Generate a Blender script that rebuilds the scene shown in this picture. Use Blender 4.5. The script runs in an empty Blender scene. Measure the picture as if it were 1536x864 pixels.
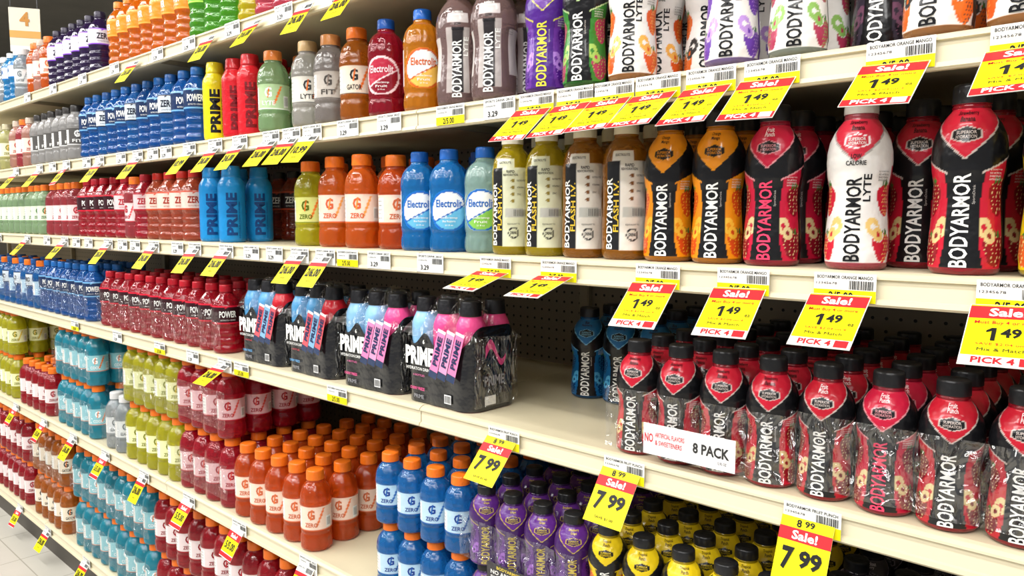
import bpy, math, random, bmesh
import numpy as np
from mathutils import Vector
random.seed(4)
sc = bpy.context.scene
pi = math.pi
try:
    sc.view_settings.view_transform = 'Standard'
except Exception:
    pass

# ------------------------------------------------------------------ colours
def L(hexs):
    hexs = hexs.lstrip('#')
    out = []
    for i in (0, 2, 4):
        c = int(hexs[i:i+2], 16) / 255
        out.append(c / 12.92 if c <= .04045 else ((c + .055) / 1.055) ** 2.4)
    return out
WHITE = '#f4f4f0'; BLACK = '#131316'; RED = '#d3142b'; YEL = '#f6e900'; CREAM = '#e2d6b6'

# ------------------------------------------------------------------ materials
def attr_mat(name, coat=0.0, bump=0.0, bscale=40, spec=.5, liquid=False):
    m = bpy.data.materials.new(name); m.use_nodes = True
    nt = m.node_tree; b = nt.nodes['Principled BSDF']
    a = nt.nodes.new('ShaderNodeAttribute'); a.attribute_name = 'Col'
    nt.links.new(a.outputs['Color'], b.inputs['Base Color'])
    nt.links.new(a.outputs['Alpha'], b.inputs['Roughness'])
    b.inputs['Coat Weight'].default_value = coat
    b.inputs['Coat Roughness'].default_value = .06
    b.inputs['Specular IOR Level'].default_value = spec
    if liquid:
        lt = nt.nodes.new('ShaderNodeMath'); lt.operation = 'LESS_THAN'; lt.inputs[1].default_value = .15
        mu = nt.nodes.new('ShaderNodeMath'); mu.operation = 'MULTIPLY'; mu.inputs[1].default_value = .6
        nt.links.new(a.outputs['Alpha'], lt.inputs[0]); nt.links.new(lt.outputs[0], mu.inputs[0])
        nt.links.new(mu.outputs[0], b.inputs['Transmission Weight'])
        b.inputs['IOR'].default_value = 1.36
    if bump:
        tc = nt.nodes.new('ShaderNodeTexCoord')
        n = nt.nodes.new('ShaderNodeTexNoise'); n.inputs['Scale'].default_value = bscale
        n.inputs['Detail'].default_value = 2
        bp = nt.nodes.new('ShaderNodeBump'); bp.inputs['Strength'].default_value = bump
        bp.inputs['Distance'].default_value = .004
        nt.links.new(tc.outputs['Object'], n.inputs['Vector'])
        nt.links.new(n.outputs['Fac'], bp.inputs['Height'])
        nt.links.new(bp.outputs['Normal'], b.inputs['Normal'])
    return m
M_BOT = attr_mat('printed_bottle_plastic', coat=.3, bump=.6, bscale=55, liquid=True)
M_PAPER = attr_mat('printed_paper', spec=.3)
M_FILM = attr_mat('printed_shrink_film', coat=.9, bump=1.0, bscale=42)

def plain(name, col, rough=.5, metal=0, noise=0, nscale=3, emit=0):
    m = bpy.data.materials.new(name); m.use_nodes = True
    nt = m.node_tree; b = nt.nodes['Principled BSDF']
    c = L(col)
    b.inputs['Base Color'].default_value = (*c, 1)
    b.inputs['Roughness'].default_value = rough
    b.inputs['Metallic'].default_value = metal
    if noise:
        tc = nt.nodes.new('ShaderNodeTexCoord')
        n = nt.nodes.new('ShaderNodeTexNoise'); n.inputs['Scale'].default_value = nscale
        n.inputs['Detail'].default_value = 6
        r = nt.nodes.new('ShaderNodeValToRGB')
        r.color_ramp.elements[0].position = .3; r.color_ramp.elements[1].position = .7
        r.color_ramp.elements[0].color = (*[x * (1 - noise) for x in c], 1)
        r.color_ramp.elements[1].color = (*c, 1)
        nt.links.new(tc.outputs['Object'], n.inputs['Vector'])
        nt.links.new(n.outputs['Fac'], r.inputs['Fac'])
        nt.links.new(r.outputs['Color'], b.inputs['Base Color'])
    if emit:
        b.inputs['Emission Color'].default_value = (1, .98, .94, 1)
        b.inputs['Emission Strength'].default_value = emit
    return m
M_SHELF = plain('cream_shelf_paint', '#ddd2b2', .38, noise=.12, nscale=6)
M_CHAN = plain('price_channel_plastic', '#e2d8ba', .25)
M_UPR = plain('upright_paint', '#9c917a', .45, noise=.1)
M_KICK = plain('kick_plate_paint', '#4a443c', .5, noise=.2)
M_LAMP = plain('fluorescent_tube', '#ffffff', .5, emit=9)
M_CEIL = plain('ceiling_paint', '#77736a', .8, noise=.15)
M_WALL = plain('wall_paint', '#8f897c', .7, noise=.1)
M_ROD = plain('rod_metal', '#777777', .4, metal=.8)

def grid_mat(name, base, dark, pitch, rad, axes, tile=False, rough=.5):
    m = bpy.data.materials.new(name); m.use_nodes = True
    nt = m.node_tree; b = nt.nodes['Principled BSDF']; b.inputs['Roughness'].default_value = rough
    tc = nt.nodes.new('ShaderNodeTexCoord'); sp = nt.nodes.new('ShaderNodeSeparateXYZ')
    nt.links.new(tc.outputs['Object'], sp.inputs[0])
    def M(op, a, bb=None):
        n = nt.nodes.new('ShaderNodeMath'); n.operation = op
        for i, v in enumerate((a, bb)):
            if v is None: continue
            if isinstance(v, (int, float)): n.inputs[i].default_value = v
            else: nt.links.new(v, n.inputs[i])
        return n.outputs[0]
    ds = []
    for ax in axes:
        f = M('FRACT', M('ADD', M('DIVIDE', sp.outputs[ax], pitch), 1000.0))
        ds.append(M('ABSOLUTE', M('SUBTRACT', f, .5)))
    if tile:
        k = M('GREATER_THAN', M('MAXIMUM', ds[0], ds[1]), .5 - rad)
    else:
        k = M('LESS_THAN', M('SQRT', M('ADD', M('MULTIPLY', ds[0], ds[0]), M('MULTIPLY', ds[1], ds[1]))), rad)
    n = nt.nodes.new('ShaderNodeTexNoise'); n.inputs['Scale'].default_value = 5; n.inputs['Detail'].default_value = 5
    nt.links.new(tc.outputs['Object'], n.inputs['Vector'])
    r = nt.nodes.new('ShaderNodeValToRGB')
    c = L(base)
    r.color_ramp.elements[0].color = (*[x * .85 for x in c], 1); r.color_ramp.elements[1].color = (*c, 1)
    nt.links.new(n.outputs['Fac'], r.inputs['Fac'])
    mx = nt.nodes.new('ShaderNodeMix'); mx.data_type = 'RGBA'
    nt.links.new(k, mx.inputs['Factor']); nt.links.new(r.outputs['Color'], mx.inputs['A'])
    mx.inputs['B'].default_value = (*L(dark), 1)
    nt.links.new(mx.outputs['Result'], b.inputs['Base Color'])
    return m
M_PEG = grid_mat('pegboard_panel', '#8d8270', '#0e0c0a', .0254, .13, (0, 2))
M_FLOOR = grid_mat('vinyl_floor_tile', '#cfcbc0', '#a8a498', .305, .008, (0, 1), tile=True, rough=.25)

def clear_mat():
    m = bpy.data.materials.new('clear_shrink_wrap'); m.use_nodes = True
    nt = m.node_tree; nt.nodes.clear()
    o = nt.nodes.new('ShaderNodeOutputMaterial'); mix = nt.nodes.new('ShaderNodeMixShader')
    t = nt.nodes.new('ShaderNodeBsdfTransparent'); g = nt.nodes.new('ShaderNodeBsdfGlossy')
    g.inputs['Roughness'].default_value = .1
    mix.inputs[0].default_value = .17
    tc = nt.nodes.new('ShaderNodeTexCoord'); n = nt.nodes.new('ShaderNodeTexNoise')
    mp = nt.nodes.new('ShaderNodeMapping'); mp.inputs['Scale'].default_value = (1, 1, .45)
    n.inputs['Scale'].default_value = 34; n.inputs['Distortion'].default_value = 2.0
    bp = nt.nodes.new('ShaderNodeBump'); bp.inputs['Strength'].default_value = 1; bp.inputs['Distance'].default_value = .03
    nt.links.new(tc.outputs['Object'], mp.inputs[0]); nt.links.new(mp.outputs[0], n.inputs['Vector']); nt.links.new(n.outputs['Fac'], bp.inputs['Height'])
    nt.links.new(bp.outputs['Normal'], g.inputs['Normal'])
    nt.links.new(t.outputs[0], mix.inputs[1]); nt.links.new(g.outputs[0], mix.inputs[2])
    nt.links.new(mix.outputs[0], o.inputs['Surface'])
    return m
M_CLEAR = clear_mat()

# ------------------------------------------------------------------ text
_tc = {}
def text_geo(s, off=0.0):
    key = (s, off)
    if key in _tc: return _tc[key]
    cu = bpy.data.curves.new('t', 'FONT'); cu.body = s; cu.size = 1; cu.resolution_u = 2; cu.offset = off
    ob = bpy.data.objects.new('t', cu); sc.collection.objects.link(ob)
    dg = bpy.context.evaluated_depsgraph_get()
    me = bpy.data.meshes.new_from_object(ob.evaluated_get(dg))
    v = np.array([x.co[:2] for x in me.vertices], dtype=float)
    f = [tuple(p.vertices) for p in me.polygons]
    mn = v.min(0); mx = v.max(0)
    v = (v - mn) / np.maximum(mx - mn, 1e-6)
    bpy.data.objects.remove(ob); bpy.data.curves.remove(cu); bpy.data.meshes.remove(me)
    _tc[key] = (v, f)
    return _tc[key]

_wc = {}
def wrap_text(s, off, w, h, vertical, step=.004):
    key = (s, off, w, h, vertical)
    if key in _wc: return _wc[key]
    v, f = text_geo(s, off)
    if vertical: p = np.stack([-(v[:, 1] - .5) * h, (v[:, 0] - .5) * w], 1)
    else: p = np.stack([(v[:, 0] - .5) * w, (v[:, 1] - .5) * h], 1)
    bm = bmesh.new()
    vs = [bm.verts.new((a, b, 0)) for a, b in p]
    for t in f:
        try: bm.faces.new([vs[i] for i in t])
        except ValueError: pass
    sx = h if vertical else w; sz = w if vertical else h
    for ax, ext in ((0, sx), (1, sz)):
        k = -ext / 2 + step
        while k < ext / 2:
            co = [0, 0, 0]; no = [0, 0, 0]; co[ax] = k; no[ax] = 1
            bmesh.ops.bisect_plane(bm, geom=bm.verts[:] + bm.edges[:] + bm.faces[:], plane_co=co, plane_no=no, dist=1e-6)
            k += step if ax == 0 else step * 2
    bm.verts.index_update()
    pv = np.array([x.co[:2] for x in bm.verts]); pf = [tuple(x.index for x in q.verts) for q in bm.faces]
    bm.free()
    _wc[key] = (pv, pf)
    return _wc[key]

# ------------------------------------------------------------------ mesh accumulator
class MB:
    def __init__(s): s.v = []; s.f = []; s.c = []; s.n = 0
    def add(s, v, f, c):
        v = np.asarray(v, float); c = np.asarray(c, float)
        if c.ndim == 1: c = np.tile(c, (len(v), 1))
        s.v.append(v); s.c.append(c); s.f += [tuple(i + s.n for i in q) for q in f]; s.n += len(v)
    def quad(s, x0, x1, z0, z1, y, col, rough=.5):
        s.add([(x0, y, z0), (x1, y, z0), (x1, y, z1), (x0, y, z1)], [(0, 1, 2, 3)], (*L(col), rough))
    def text(s, t, cx, cz, w, h, y, col, off=0.0):
        v, f = text_geo(t, off)
        p = np.stack([cx + (v[:, 0] - .5) * w, np.full(len(v), y), cz + (v[:, 1] - .5) * h], 1)
        s.add(p, f, (*L(col), .5))
    def build(s, name, mat, smooth=True):
        me = bpy.data.meshes.new(name)
        V = np.concatenate(s.v)
        me.from_pydata(V.tolist(), [], s.f)
        at = me.color_attributes.new('Col', 'FLOAT_COLOR', 'POINT')
        at.data.foreach_set('color', np.concatenate(s.c).astype(np.float32).ravel())
        me.polygons.foreach_set('use_smooth', [smooth] * len(me.polygons))
        me.materials.append(mat); me.update()
        return me

# ------------------------------------------------------------------ bottles
P_BA = [(0,.80),(.015,.92),(.04,.97),(.1,.985),(.2,.965),(.33,.91),(.42,.885),(.48,.90),(.55,.97),(.62,1),(.68,.985),(.74,.92),(.79,.80),(.83,.66),(.86,.53),(.875,.47),(.878,.53),(.888,.53),(.89,.47),(.897,.47),(.898,.525),(.98,.515),(.995,.49),(1,.46)]
P_GAT = [(0,.82),(.02,.95),(.05,1),(.17,1),(.2,.96),(.22,.92),(.25,.97),(.27,.955),(.56,.955),(.58,.99),(.61,1),(.67,.985),(.73,.93),(.78,.83),(.82,.70),(.845,.56),(.86,.48),(.863,.55),(.875,.55),(.877,.5),(.88,.56),(.98,.55),(.995,.52),(1,.48)]
P_POW = [(0,.84),(.02,.96),(.06,1),(.1,.97),(.13,.91),(.16,.97),(.2,.99),(.23,.91),(.26,.91),(.3,.98),(.34,.91),(.38,.91),(.42,.98),(.45,1),(.68,1),(.72,.96),(.77,.85),(.82,.66),(.86,.5),(.88,.42),(.885,.47),(.895,.47),(.9,.42),(.903,.46),(.985,.45),(1,.42)]
P_ELE = [(0,.85),(.02,.96),(.05,1),(.12,.99),(.16,.94),(.19,.94),(.22,.98),(.62,.98),(.66,1),(.72,.97),(.78,.88),(.83,.72),(.865,.5),(.88,.42),(.885,.47),(.895,.47),(.899,.42),(.9,.46),(.985,.45),(1,.42)]
P_PRI = [(0,.88),(.015,.97),(.04,1),(.72,1),(.76,.97),(.80,.88),(.84,.74),(.86,.66),(.863,.70),(.88,.70),(.985,.64),(1,.6)]
P_FLA = [(0,.85),(.02,.96),(.05,1),(.3,.99),(.4,.96),(.5,.97),(.6,1),(.68,1),(.75,.94),(.8,.84),(.84,.68),(.865,.52),(.88,.48),(.883,.53),(.893,.53),(.896,.48),(.9,.53),(.985,.52),(1,.48)]
CAPZ = {id(P_BA): .8975, id(P_GAT): .8795, id(P_POW): .9025, id(P_ELE): .8995, id(P_PRI): .8625, id(P_FLA): .8995}

def pm(c, mask, col, rough=None):
    c[mask, :3] = L(col)
    if rough is not None: c[mask, 3] = rough
def fold(th, period=pi):
    return ((th + period / 2) % period) - period / 2

def bottle(name, prof, H, R, paint, cap, texts=(), nseg=72, nz=84, body_ribs=None):
    capz = CAPZ[id(prof)]
    pz = np.array([p[0] for p in prof]); pr = np.array([p[1] for p in prof])
    zb = np.linspace(0, capz - .0008, nz); rb = np.interp(zb, pz, pr)
    rs = rb.copy(); rs[1:-1] = (rb[:-2] + 2 * rb[1:-1] + rb[2:]) / 4
    k = pz >= capz - 1e-6
    zc = np.concatenate([[capz], pz[k]]); rc = np.concatenate([[np.interp(capz + .002, pz, pr)], pr[k]])
    zc2 = [zc[0]]; rc2 = [rc[0]]
    for a in range(1, len(zc)):
        if zc[a] - zc2[-1] > .004 or rc[a] != rc2[-1]: zc2.append(zc[a]); rc2.append(rc[a])
    zs = np.concatenate([zb, zc2]); rr = np.concatenate([rs, rc2])
    n = len(zs); th = np.linspace(-pi, pi, nseg, endpoint=False)
    TH, Z = np.meshgrid(th, zs); RR = np.repeat(rr[:, None], nseg, 1) * R
    capm = (Z > capz + .003) & (Z < .992)
    RR = np.where(capm & (np.arange(nseg)[None, :] % 2 == 0), RR * .955, RR)
    if body_ribs:
        for (a, b, cnt, amp) in body_ribs:
            w = np.clip(np.minimum(Z - a, b - Z) / .03, 0, 1)
            RR = RR * (1 - amp * w * (.5 + .5 * np.cos(cnt * TH)))
    X = RR * np.sin(TH); Y = -RR * np.cos(TH)
    V = np.stack([X, Y, Z * H], -1).reshape(-1, 3)
    c = np.ones((n * nseg, 4)); c[:, 3] = .1
    tf = TH.ravel(); zf = Z.ravel()
    paint(c, tf, zf)
    pm(c, zf >= capz - 1e-6, cap, .4)
    F = []
    for i in range(n - 1):
        a = i * nseg; b = a + nseg
        for j in range(nseg):
            k2 = (j + 1) % nseg
            F.append((a + j, a + k2, b + k2, b + j))
    V = np.vstack([V, [[0, 0, .003], [0, 0, H * 1.0]]])
    c = np.vstack([c, c[0:1], c[-1:]])
    b0 = n * nseg
    for j in range(nseg):
        k2 = (j + 1) % nseg
        F.append((b0, k2, j)); F.append(((n - 1) * nseg + j, (n - 1) * nseg + k2, b0 + 1))
    mb = MB(); mb.add(V, F, c)
    for t in texts:
        p, f = wrap_text(t['s'], t.get('off', 0), t['w'], t['h'], t.get('v', False))
        for tc in t.get('th', (0, pi)):
            z = t['z'] * H + p[:, 1]
            r = np.interp(z / H, zb, rs) * R + .0007
            a = tc + p[:, 0] / R
            mb.add(np.stack([r * np.sin(a), -r * np.cos(a), z], 1), f, (*L(t['col']), .3))
    return mb.build(name, M_BOT)

ME = {}
BH = .221
FACTS = ('8g COCONUT WATER', 'NO ARTIFICIAL', 'SWEETENERS', 'ANTIOXIDANTS')
def fruit(c, th, z, t, base, spot, spot2, leaf='#3f7a34'):
    """whole fruit shapes, slices and leaves printed on the flanks"""
    wob = .10 * np.sin(7 * th + 23 * z) + .08 * np.sin(13 * th - 31 * z)
    # seeded berry body (heart-like, wide above, narrow below)
    for (ct, cz, rt, rz) in ((1.12, .40, .34, .095), (1.02, .13, .38, .085)):
        zz = (z - cz) / rz; tt = (t - ct) / (rt * (1 + .35 * zz))
        m = (tt ** 2 + zz ** 2 < 1 + wob)
        pm(c, m, spot2)
        pm(c, m & (np.sin(52 * th) * np.sin(150 * z) > .72), spot)
        pm(c, (np.abs(t - ct) < .16) & (np.abs(z - cz - rz) < .012 + .01 * np.sin(40 * th)), leaf)
    # pale slices, overlapping, partly hidden by the black centre strip
    for (ct, cz, rt, rz, k) in ((.62, .25, .26, .060, 0), (.80, .205, .22, .046, 1)):
        d = ((t - ct) / rt) ** 2 + ((z - cz + .03 * (t - ct)) / rz) ** 2
        pm(c, d < 1.0 + wob * .5, base)
        pm(c, d < .84 + wob * .5, spot)
        pm(c, (d < .10), spot2 if k else base)
def ba(key, base, spot, spot2, flavour, tcol=WHITE, dark=BLACK, cap='#1a1a1c', emb='#cfc0b8', H=BH, R=.0395, fcol='#2a0a10'):
    def paint(c, th, z):
        t = np.abs(fold(th)); s = fold(th)
        pm(c, z > -1, base, .28)
        fruit(c, th, z, t, base, spot, spot2)
        pm(c, (z < .56) & (t < .47 + .20 * np.clip((.16 - z) / .16, 0, 1) + .12 * np.clip((z - .34) / .2, 0, 1)), dark)
        pm(c, (t > 1.38) & (z < .62), dark)
        vb = .22 + (z - .640) * 6.0           # edge of the bright V on the chest
        zb = .490 + .085 * t
        pm(c, (z > zb) & (t > vb) & (z < .87), dark)
        pm(c, (z > .60) & (z < .87) & (np.abs(t - vb) < .032), emb)
        pm(c, (np.abs(z - zb) < .005) & (t > .5), emb)
        hx = np.maximum(t / .44, (np.abs(z - .730) + t * .055) / .046)
        pm(c, hx < 1.0, emb); pm(c, hx < .88, dark)
        pm(c, z < .035, base, .1)
        pm(c, z > .865, base, .1)
    tx = [dict(s='BODYARMOR', z=.285, w=.108, h=.0195, v=True, col=tcol, off=.02, th=(-.06, pi - .06)),
          dict(s='SUPERIOR', z=.740, w=.022, h=.0040, col=emb, off=.01),
          dict(s='HYDRATION', z=.717, w=.022, h=.0040, col=emb, off=.01),
          dict(s='SportsDrink', z=.42, w=.022, h=.004, v=True, col='#bdb7b2', th=(.30, pi + .3))]
    for i, q in enumerate(FACTS):
        tx.append(dict(s=q, z=.545 - .016 * i, w=.017, h=.0022, col=WHITE, th=(.92, pi + .92)))
    fl = flavour.split(' ')
    for i, wd in enumerate(fl):
        tx.append(dict(s=wd, z=.842 - .030 * i, w=.0033 * len(wd), h=.0064, col=fcol, off=.015))
    ME[key] = bottle('sports_drink_bottle_' + key, P_BA, H, R, paint, cap, tx, nseg=136, nz=140, body_ribs=[(.02, .10, 8, .03)])
ba('strawberry', '#c81c34', '#e0c88c', '#8a0f1e', 'Strawberry Banana')
ba('fruitpunch', '#c41a3c', '#e2cf98', '#860d22', 'Fruit Punch', tcol='#ee4268', emb='#e0989f', fcol='#ffeaea')
ba('fruitpunchw', '#be1a2e', '#e2cf98', '#76101a', 'Fruit Punch', fcol='#ffeaea')
ba('mango', '#e88e12', '#f4bc3a', '#cf4a16', 'Orange Mango', emb='#e89417')
ba('tropical', '#e4c418', '#f0e090', '#d8602a', 'Tropical Punch', emb='#e8c81c')
ba('grape', '#5e2884', '#9a5cc0', '#331152', 'Strawberry Grape', tcol='#cdb63a', dark='#40185f', emb='#cdb63a', fcol='#d9c03a')
ba('blue', '#1a68a4', '#5cb7e8', '#0b3c70', 'Blue Raspberry', emb='#80c0e4')
ba('blackout', '#3a3340', '#7a5068', '#1c1620', 'Blackout Berry', emb='#8a8098', fcol='#c8c0d0')
ba('purple', '#673498', '#a878d0', '#4a1a80', 'Grape', tcol='#dcd64a', dark='#4c2283', emb='#d8d24a')
ba('greenblack', '#36802f', '#a0c85e', '#a83c5e', 'Kiwi', emb='#bcd698')
# light type - white printed sleeve
def lyte(key, liq, c1, c2, accent, R=.0395, H=BH, cap='#c4beb6', grey=False, flavour=''):
    def paint(c, th, z):
        t = np.abs(fold(th))
        pm(c, z > -1, '#ebe8e4' if not grey else liq, .28 if not grey else .1)
        if not grey:
            fruit(c, th, z, t, '#ebe8e4', c2, c1)
            pm(c, (t > 1.38) & (z < .6), accent)
            vb = .18 + (z - .64) * 6.0
            pm(c, (t < vb) & (z > .60), accent)
            pm(c, (z > .60) & (z < .86) & (np.abs(t - vb) < .045), '#b0aaa6')
            hx = np.maximum(t / .44, (np.abs(z - .735) + t * .055) / .046)
            pm(c, hx < 1.0, '#ffffff'); pm(c, hx < .87, accent)
        else:
            pm(c, (z > .10) & (z < .62) & (t < .55), '#b2a9a6', .3)
            pm(c, (z > .10) & (z < .62) & (t < .26), '#2c282b', .3)
            pm(c, (z > .66) & (z < .74) & (t < .5), '#cfc6c4', .3)
            pm(c, (z > .2) & (z < .55) & (t > .9), '#c4bdb8', .3)
        pm(c, (z < .04), liq, .1); pm(c, z > .865, liq, .1)
    tx = [dict(s='BODYARMOR', z=.29, w=.106, h=.020, v=True, col=BLACK if not grey else WHITE, off=.02, th=(-.05, pi - .05)),
          dict(s='LYTE', z=.47, w=.034, h=.010, v=True, col=BLACK if not grey else WHITE, off=.02, th=(.38, pi + .38)),
          dict(s='SUPERIOR', z=.745, w=.022, h=.0040, col=WHITE, off=.01), dict(s='HYDRATION', z=.722, w=.022, h=.0040, col=WHITE, off=.01),
          dict(s='LOW', z=.648, w=.012, h=.0060, col=BLACK, off=.02), dict(s='CALORIE', z=.610, w=.024, h=.0060, col=BLACK, off=.02)]
    for i, wd in enumerate(flavour.split()):
        tx.append(dict(s=wd, z=.842 - .030 * i, w=.0033 * len(wd), h=.0064, col='#2a0a10', off=.015))
    for i, q in enumerate(FACTS):
        tx.append(dict(s=q, z=.56 - .016 * i, w=.017, h=.0022, col='#444444', th=(.95, pi + .95)))
    ME[key] = bottle('light_sports_drink_bottle_' + key, P_BA, H, R, paint, cap, tx, nseg=112, nz=116, body_ribs=[(.02, .10, 8, .03)])
lyte('lyte_pink', '#d85a68', '#c82438', '#ecc878', '#cf2a40', flavour='Strawberry Banana')
lyte('lyte_orange', '#c88850', '#df5c24', '#f0b050', '#d86426', flavour='Peach Mango')
lyte('lyte_orange2', '#c88850', '#df6a24', '#3a3a3a', '#2a2a2c')
lyte('lyte_purple', '#9a80ba', '#6a3fa8', '#b890d8', '#7450b0')
lyte('lyte_green', '#a8b0a2', '#b03a58', '#8fbc60', '#70756a')
lyte('lyte_clear', '#987b78', '#aaaaaa', '#aaaaaa', '#aaaaaa', grey=True, R=.044, H=.23, cap='#cdbdb8')
# rehydration type
def flash(key, liq, label, cap, strip='#1d1d1f'):
    def paint(c, th, z):
        t = fold(th)
        pm(c, z > -1, liq, .1)
        band = (z > .07) & (z < .70)
        pm(c, band & (t > -.78) & (t < 1.15), label, .28)
        pm(c, band & (t > -.78) & (t < -.12), strip, .28)
        pm(c, (z > .70) & (z < .78) & (np.abs(t) < .5), label, .28)
        for k in range(4):
            d = np.abs(t - .42) / .10 + np.abs(z - .60 + .055 * k) / .02
            pm(c, d < 1, '#8d7a2a' if 'yellow' in key else '#7a4a1a', .28)
        pm(c, (z > .30) & (z < .38) & (t > .05) & (t < .95), '#bdbdb6', .28)
        d = ((t - .45) / .26) ** 2 + ((z - .18) / .046) ** 2
        pm(c, d < 1, BLACK, .28); pm(c, d < .6, label, .28)
    tx = [dict(s='BODYARMOR', z=.33, w=.112, h=.0125, v=True, col=WHITE, off=.02, th=(-.58, pi - .58)),
          dict(s='FLASH I.V.', z=.38, w=.080, h=.0095, v=True, col='#e0be3a', off=.02, th=(-.26, pi - .26)),
          dict(s='ELECTROLYTE', z=.745, w=.024, h=.004, col=BLACK, off=.01),
          dict(s='RAPID', z=.672, w=.014, h=.005, col=BLACK, off=.01, th=(.3, pi + .3)), dict(s='REHYDRATION', z=.645, w=.026, h=.004, col=BLACK, off=.01, th=(.3, pi + .3)),
          dict(s='||||||||', z=.34, w=.022, h=.012, col=BLACK, th=(.75, pi + .75)),
          dict(s='ELECTROLYTES', z=.60, w=.016, h=.003, col=BLACK, th=(.80, pi + .8)), dict(s='VITAMINS', z=.545, w=.014, h=.003, col=BLACK, th=(.78, pi + .78)), dict(s='ZINC', z=.49, w=.008, h=.003, col=BLACK, th=(.72, pi + .72)),
          dict(s='DRINK', z=.18, w=.012, h=.005, col=BLACK, off=.02, th=(.45, pi + .45)),
          dict(s='EQUIVALENT TO', z=.25, w=.022, h=.003, col=BLACK, th=(.45, pi + .45))]
    ME[key] = bottle('electrolyte_bottle_' + key, P_FLA, BH, .038, paint, cap, tx, nseg=96, nz=100, body_ribs=[(.68, .84, 12, .02)])
flash('flash_yellow', '#c8ae18', '#d8dabc', '#e4decb')
flash('flash_amber', '#b67218', '#e2dcd2', '#dcd3b8')
# ribbed-shoulder type
def gat(key, liq, label, bolt, tcol, cap='#ea7218', word='ZERO', R=.040, H=.20):
    def paint(c, th, z):
        t = fold(th)
        pm(c, z > -1, liq, .1)
        band = (z > .27) & (z < .575)
        pm(c, band, label, .28)
        pm(c, band & (z < .282), tcol if tcol != '#ffffff' else bolt, .28)
        pm(c, band & (z > .568), bolt, .28)
        d = (np.abs(t - .66 - (z - .47) * 2.2) < .07) & (z > .32) & (z < .55)
        pm(c, d, bolt, .28)
        pm(c, (z > .30) & (z < .44) & (t > 1.0) & (t < 1.4), WHITE, .28)
        pm(c, (z > .30) & (z < .54) & (t < -.85) & (t > -1.35), WHITE, .28)
    tx = [dict(s='G', z=.475, w=.019, h=.024, col=tcol, off=.03, th=(0, pi)),
          dict(s='/', z=.475, w=.008, h=.026, col=bolt, off=.05, th=(.02, pi + .02)),
          dict(s=word, z=.345, w=.034, h=.011, col=tcol, off=.02, th=(0, pi)),
          dict(s='|||||||', z=.37, w=.012, h=.020, col=BLACK, th=(1.2, pi + 1.2))]
    for i, q in enumerate(('Nutrition', 'Calories 0', 'Sodium 230', 'Carb 1g', 'Sugars 0g')):
        tx.append(dict(s=q, z=.51 - .045 * i, w=.014, h=.0036, col=BLACK, th=(-1.1, pi - 1.1)))
    ME[key] = bottle('sports_drink_bottle_' + key, P_GAT, H, R, paint, cap, tx, nseg=72, nz=80, body_ribs=[(.60, .84, 10, .035), (.02, .2, 10, .03)])
gat('g_orange', '#dc5616', '#f0d2c0', '#e4703a', '#c4623c')
gat('g_orange2', '#ea6c1e', '#f0d8c8', '#ea9a44', '#d4603a')
gat('g_amber', '#c46c1a', '#e4d7c2', '#e8701a', '#2a2a2a', word='GATOR')
gat('g_lemon', '#cfc824', '#d8dc84', '#ea7218', '#5a6a10')
gat('g_yellow', '#cfc926', '#e2e4ae', '#d4b41c', '#7a8014', word='ZERO')
gat('g_red', '#be1a2e', '#dfb4b8', '#d4483c', '#a01228', word='ZERO')
gat('g_red2', '#b61626', '#e2d2d2', '#c02434', '#8a0c1c', word='ZERO')
gat('g_teal', '#2ea6be', '#90cad4', '#ea7218', '#ffffff', word='COOL')
gat('g_blue', '#1e76c2', '#b4d2e6', '#1b60b0', '#123a8a', word='ZERO')
gat('g_clear', '#b4bcc0', '#d4d8d9', '#9aa4aa', '#6a7276', cap='#d0d0d0', word='GLACIER')
gat('g_palegreen', '#aaca9c', '#d8e2ce', '#ea7218', '#4a7a3a')
gat('g_pink', '#c24a52', '#e8d4d4', '#d83e48', '#a81c30')
gat('g_lyte_green', '#a0c890', '#b2ce9e', '#ea7218', '#f4f4f0', word='LYTE', cap='#e8863c')
gat('g_rapid', '#c6c1b9', '#ddd9cf', '#ea7218', '#3a3a3a', word='LYTE', cap='#c0a070')
gat('g_grey', '#a29994', '#bab2aa', '#8a7a70', '#4a4440', word='FIT', cap='#c88448')
gat('g_fit', '#c0bebc', '#565452', '#e4e4e4', '#f4f4f0', word='FIT', cap='#2a2624')
gat('g_paleyellow', '#d6d390', '#e2e1c4', '#e8b81c', '#8a8a2a', cap='#c0b898')
gat('g_blush', '#d8a08e', '#e4d0c5', '#ea7218', '#b04a3a', cap='#c0b0a0')
# wavy-grip type
def power(key, liq, label, tcol, accent, cap, word='POWER', R=.040, H=.205):
    def paint(c, th, z):
        t = fold(th)
        pm(c, z > -1, liq, .1)
        band = (z > .44) & (z < .70)
        pm(c, band, label, .28)
        pm(c, band & (np.abs(z - .57 - .12 * t) < .018) & (np.abs(t) > .9), accent, .28)
        pm(c, band & (z > .68), accent, .28)
        pm(c, band & (z < .46), accent, .28)
    tx = [dict(s=word, z=.58, w=.046, h=.020, col=tcol, off=.03, th=(-1.1, 1.1, pi)),
          dict(s='ELECTROLYTES + VITAMINS', z=.495, w=.040, h=.004, col=tcol, th=(-1.1, 1.1, pi))]
    ME[key] = bottle('sports_drink_bottle_' + key, P_POW, H, R, paint, cap, tx, nseg=72, nz=90, body_ribs=[(.08, .44, 6, .05), (.70, .86, 12, .03)])
power('p_blue', '#1466be', '#1a3058', WHITE, '#78b0da', '#1860a8')
power('p_bluezero', '#1c70c2', '#d2dce4', '#10182c', '#10182c', '#1b569c', word='ZERO')
power('p_red', '#c6162c', '#36121a', WHITE, '#d61e38', '#b61426')
power('p_redlite', '#cc2238', '#e4c8ca', '#b01c2c', '#b01c2c', '#ae1626', word='ZERO')
power('p_brown', '#a83c20', '#2a1c1c', WHITE, '#be4a2c', '#1a1a1a', word='ZERO')
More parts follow.
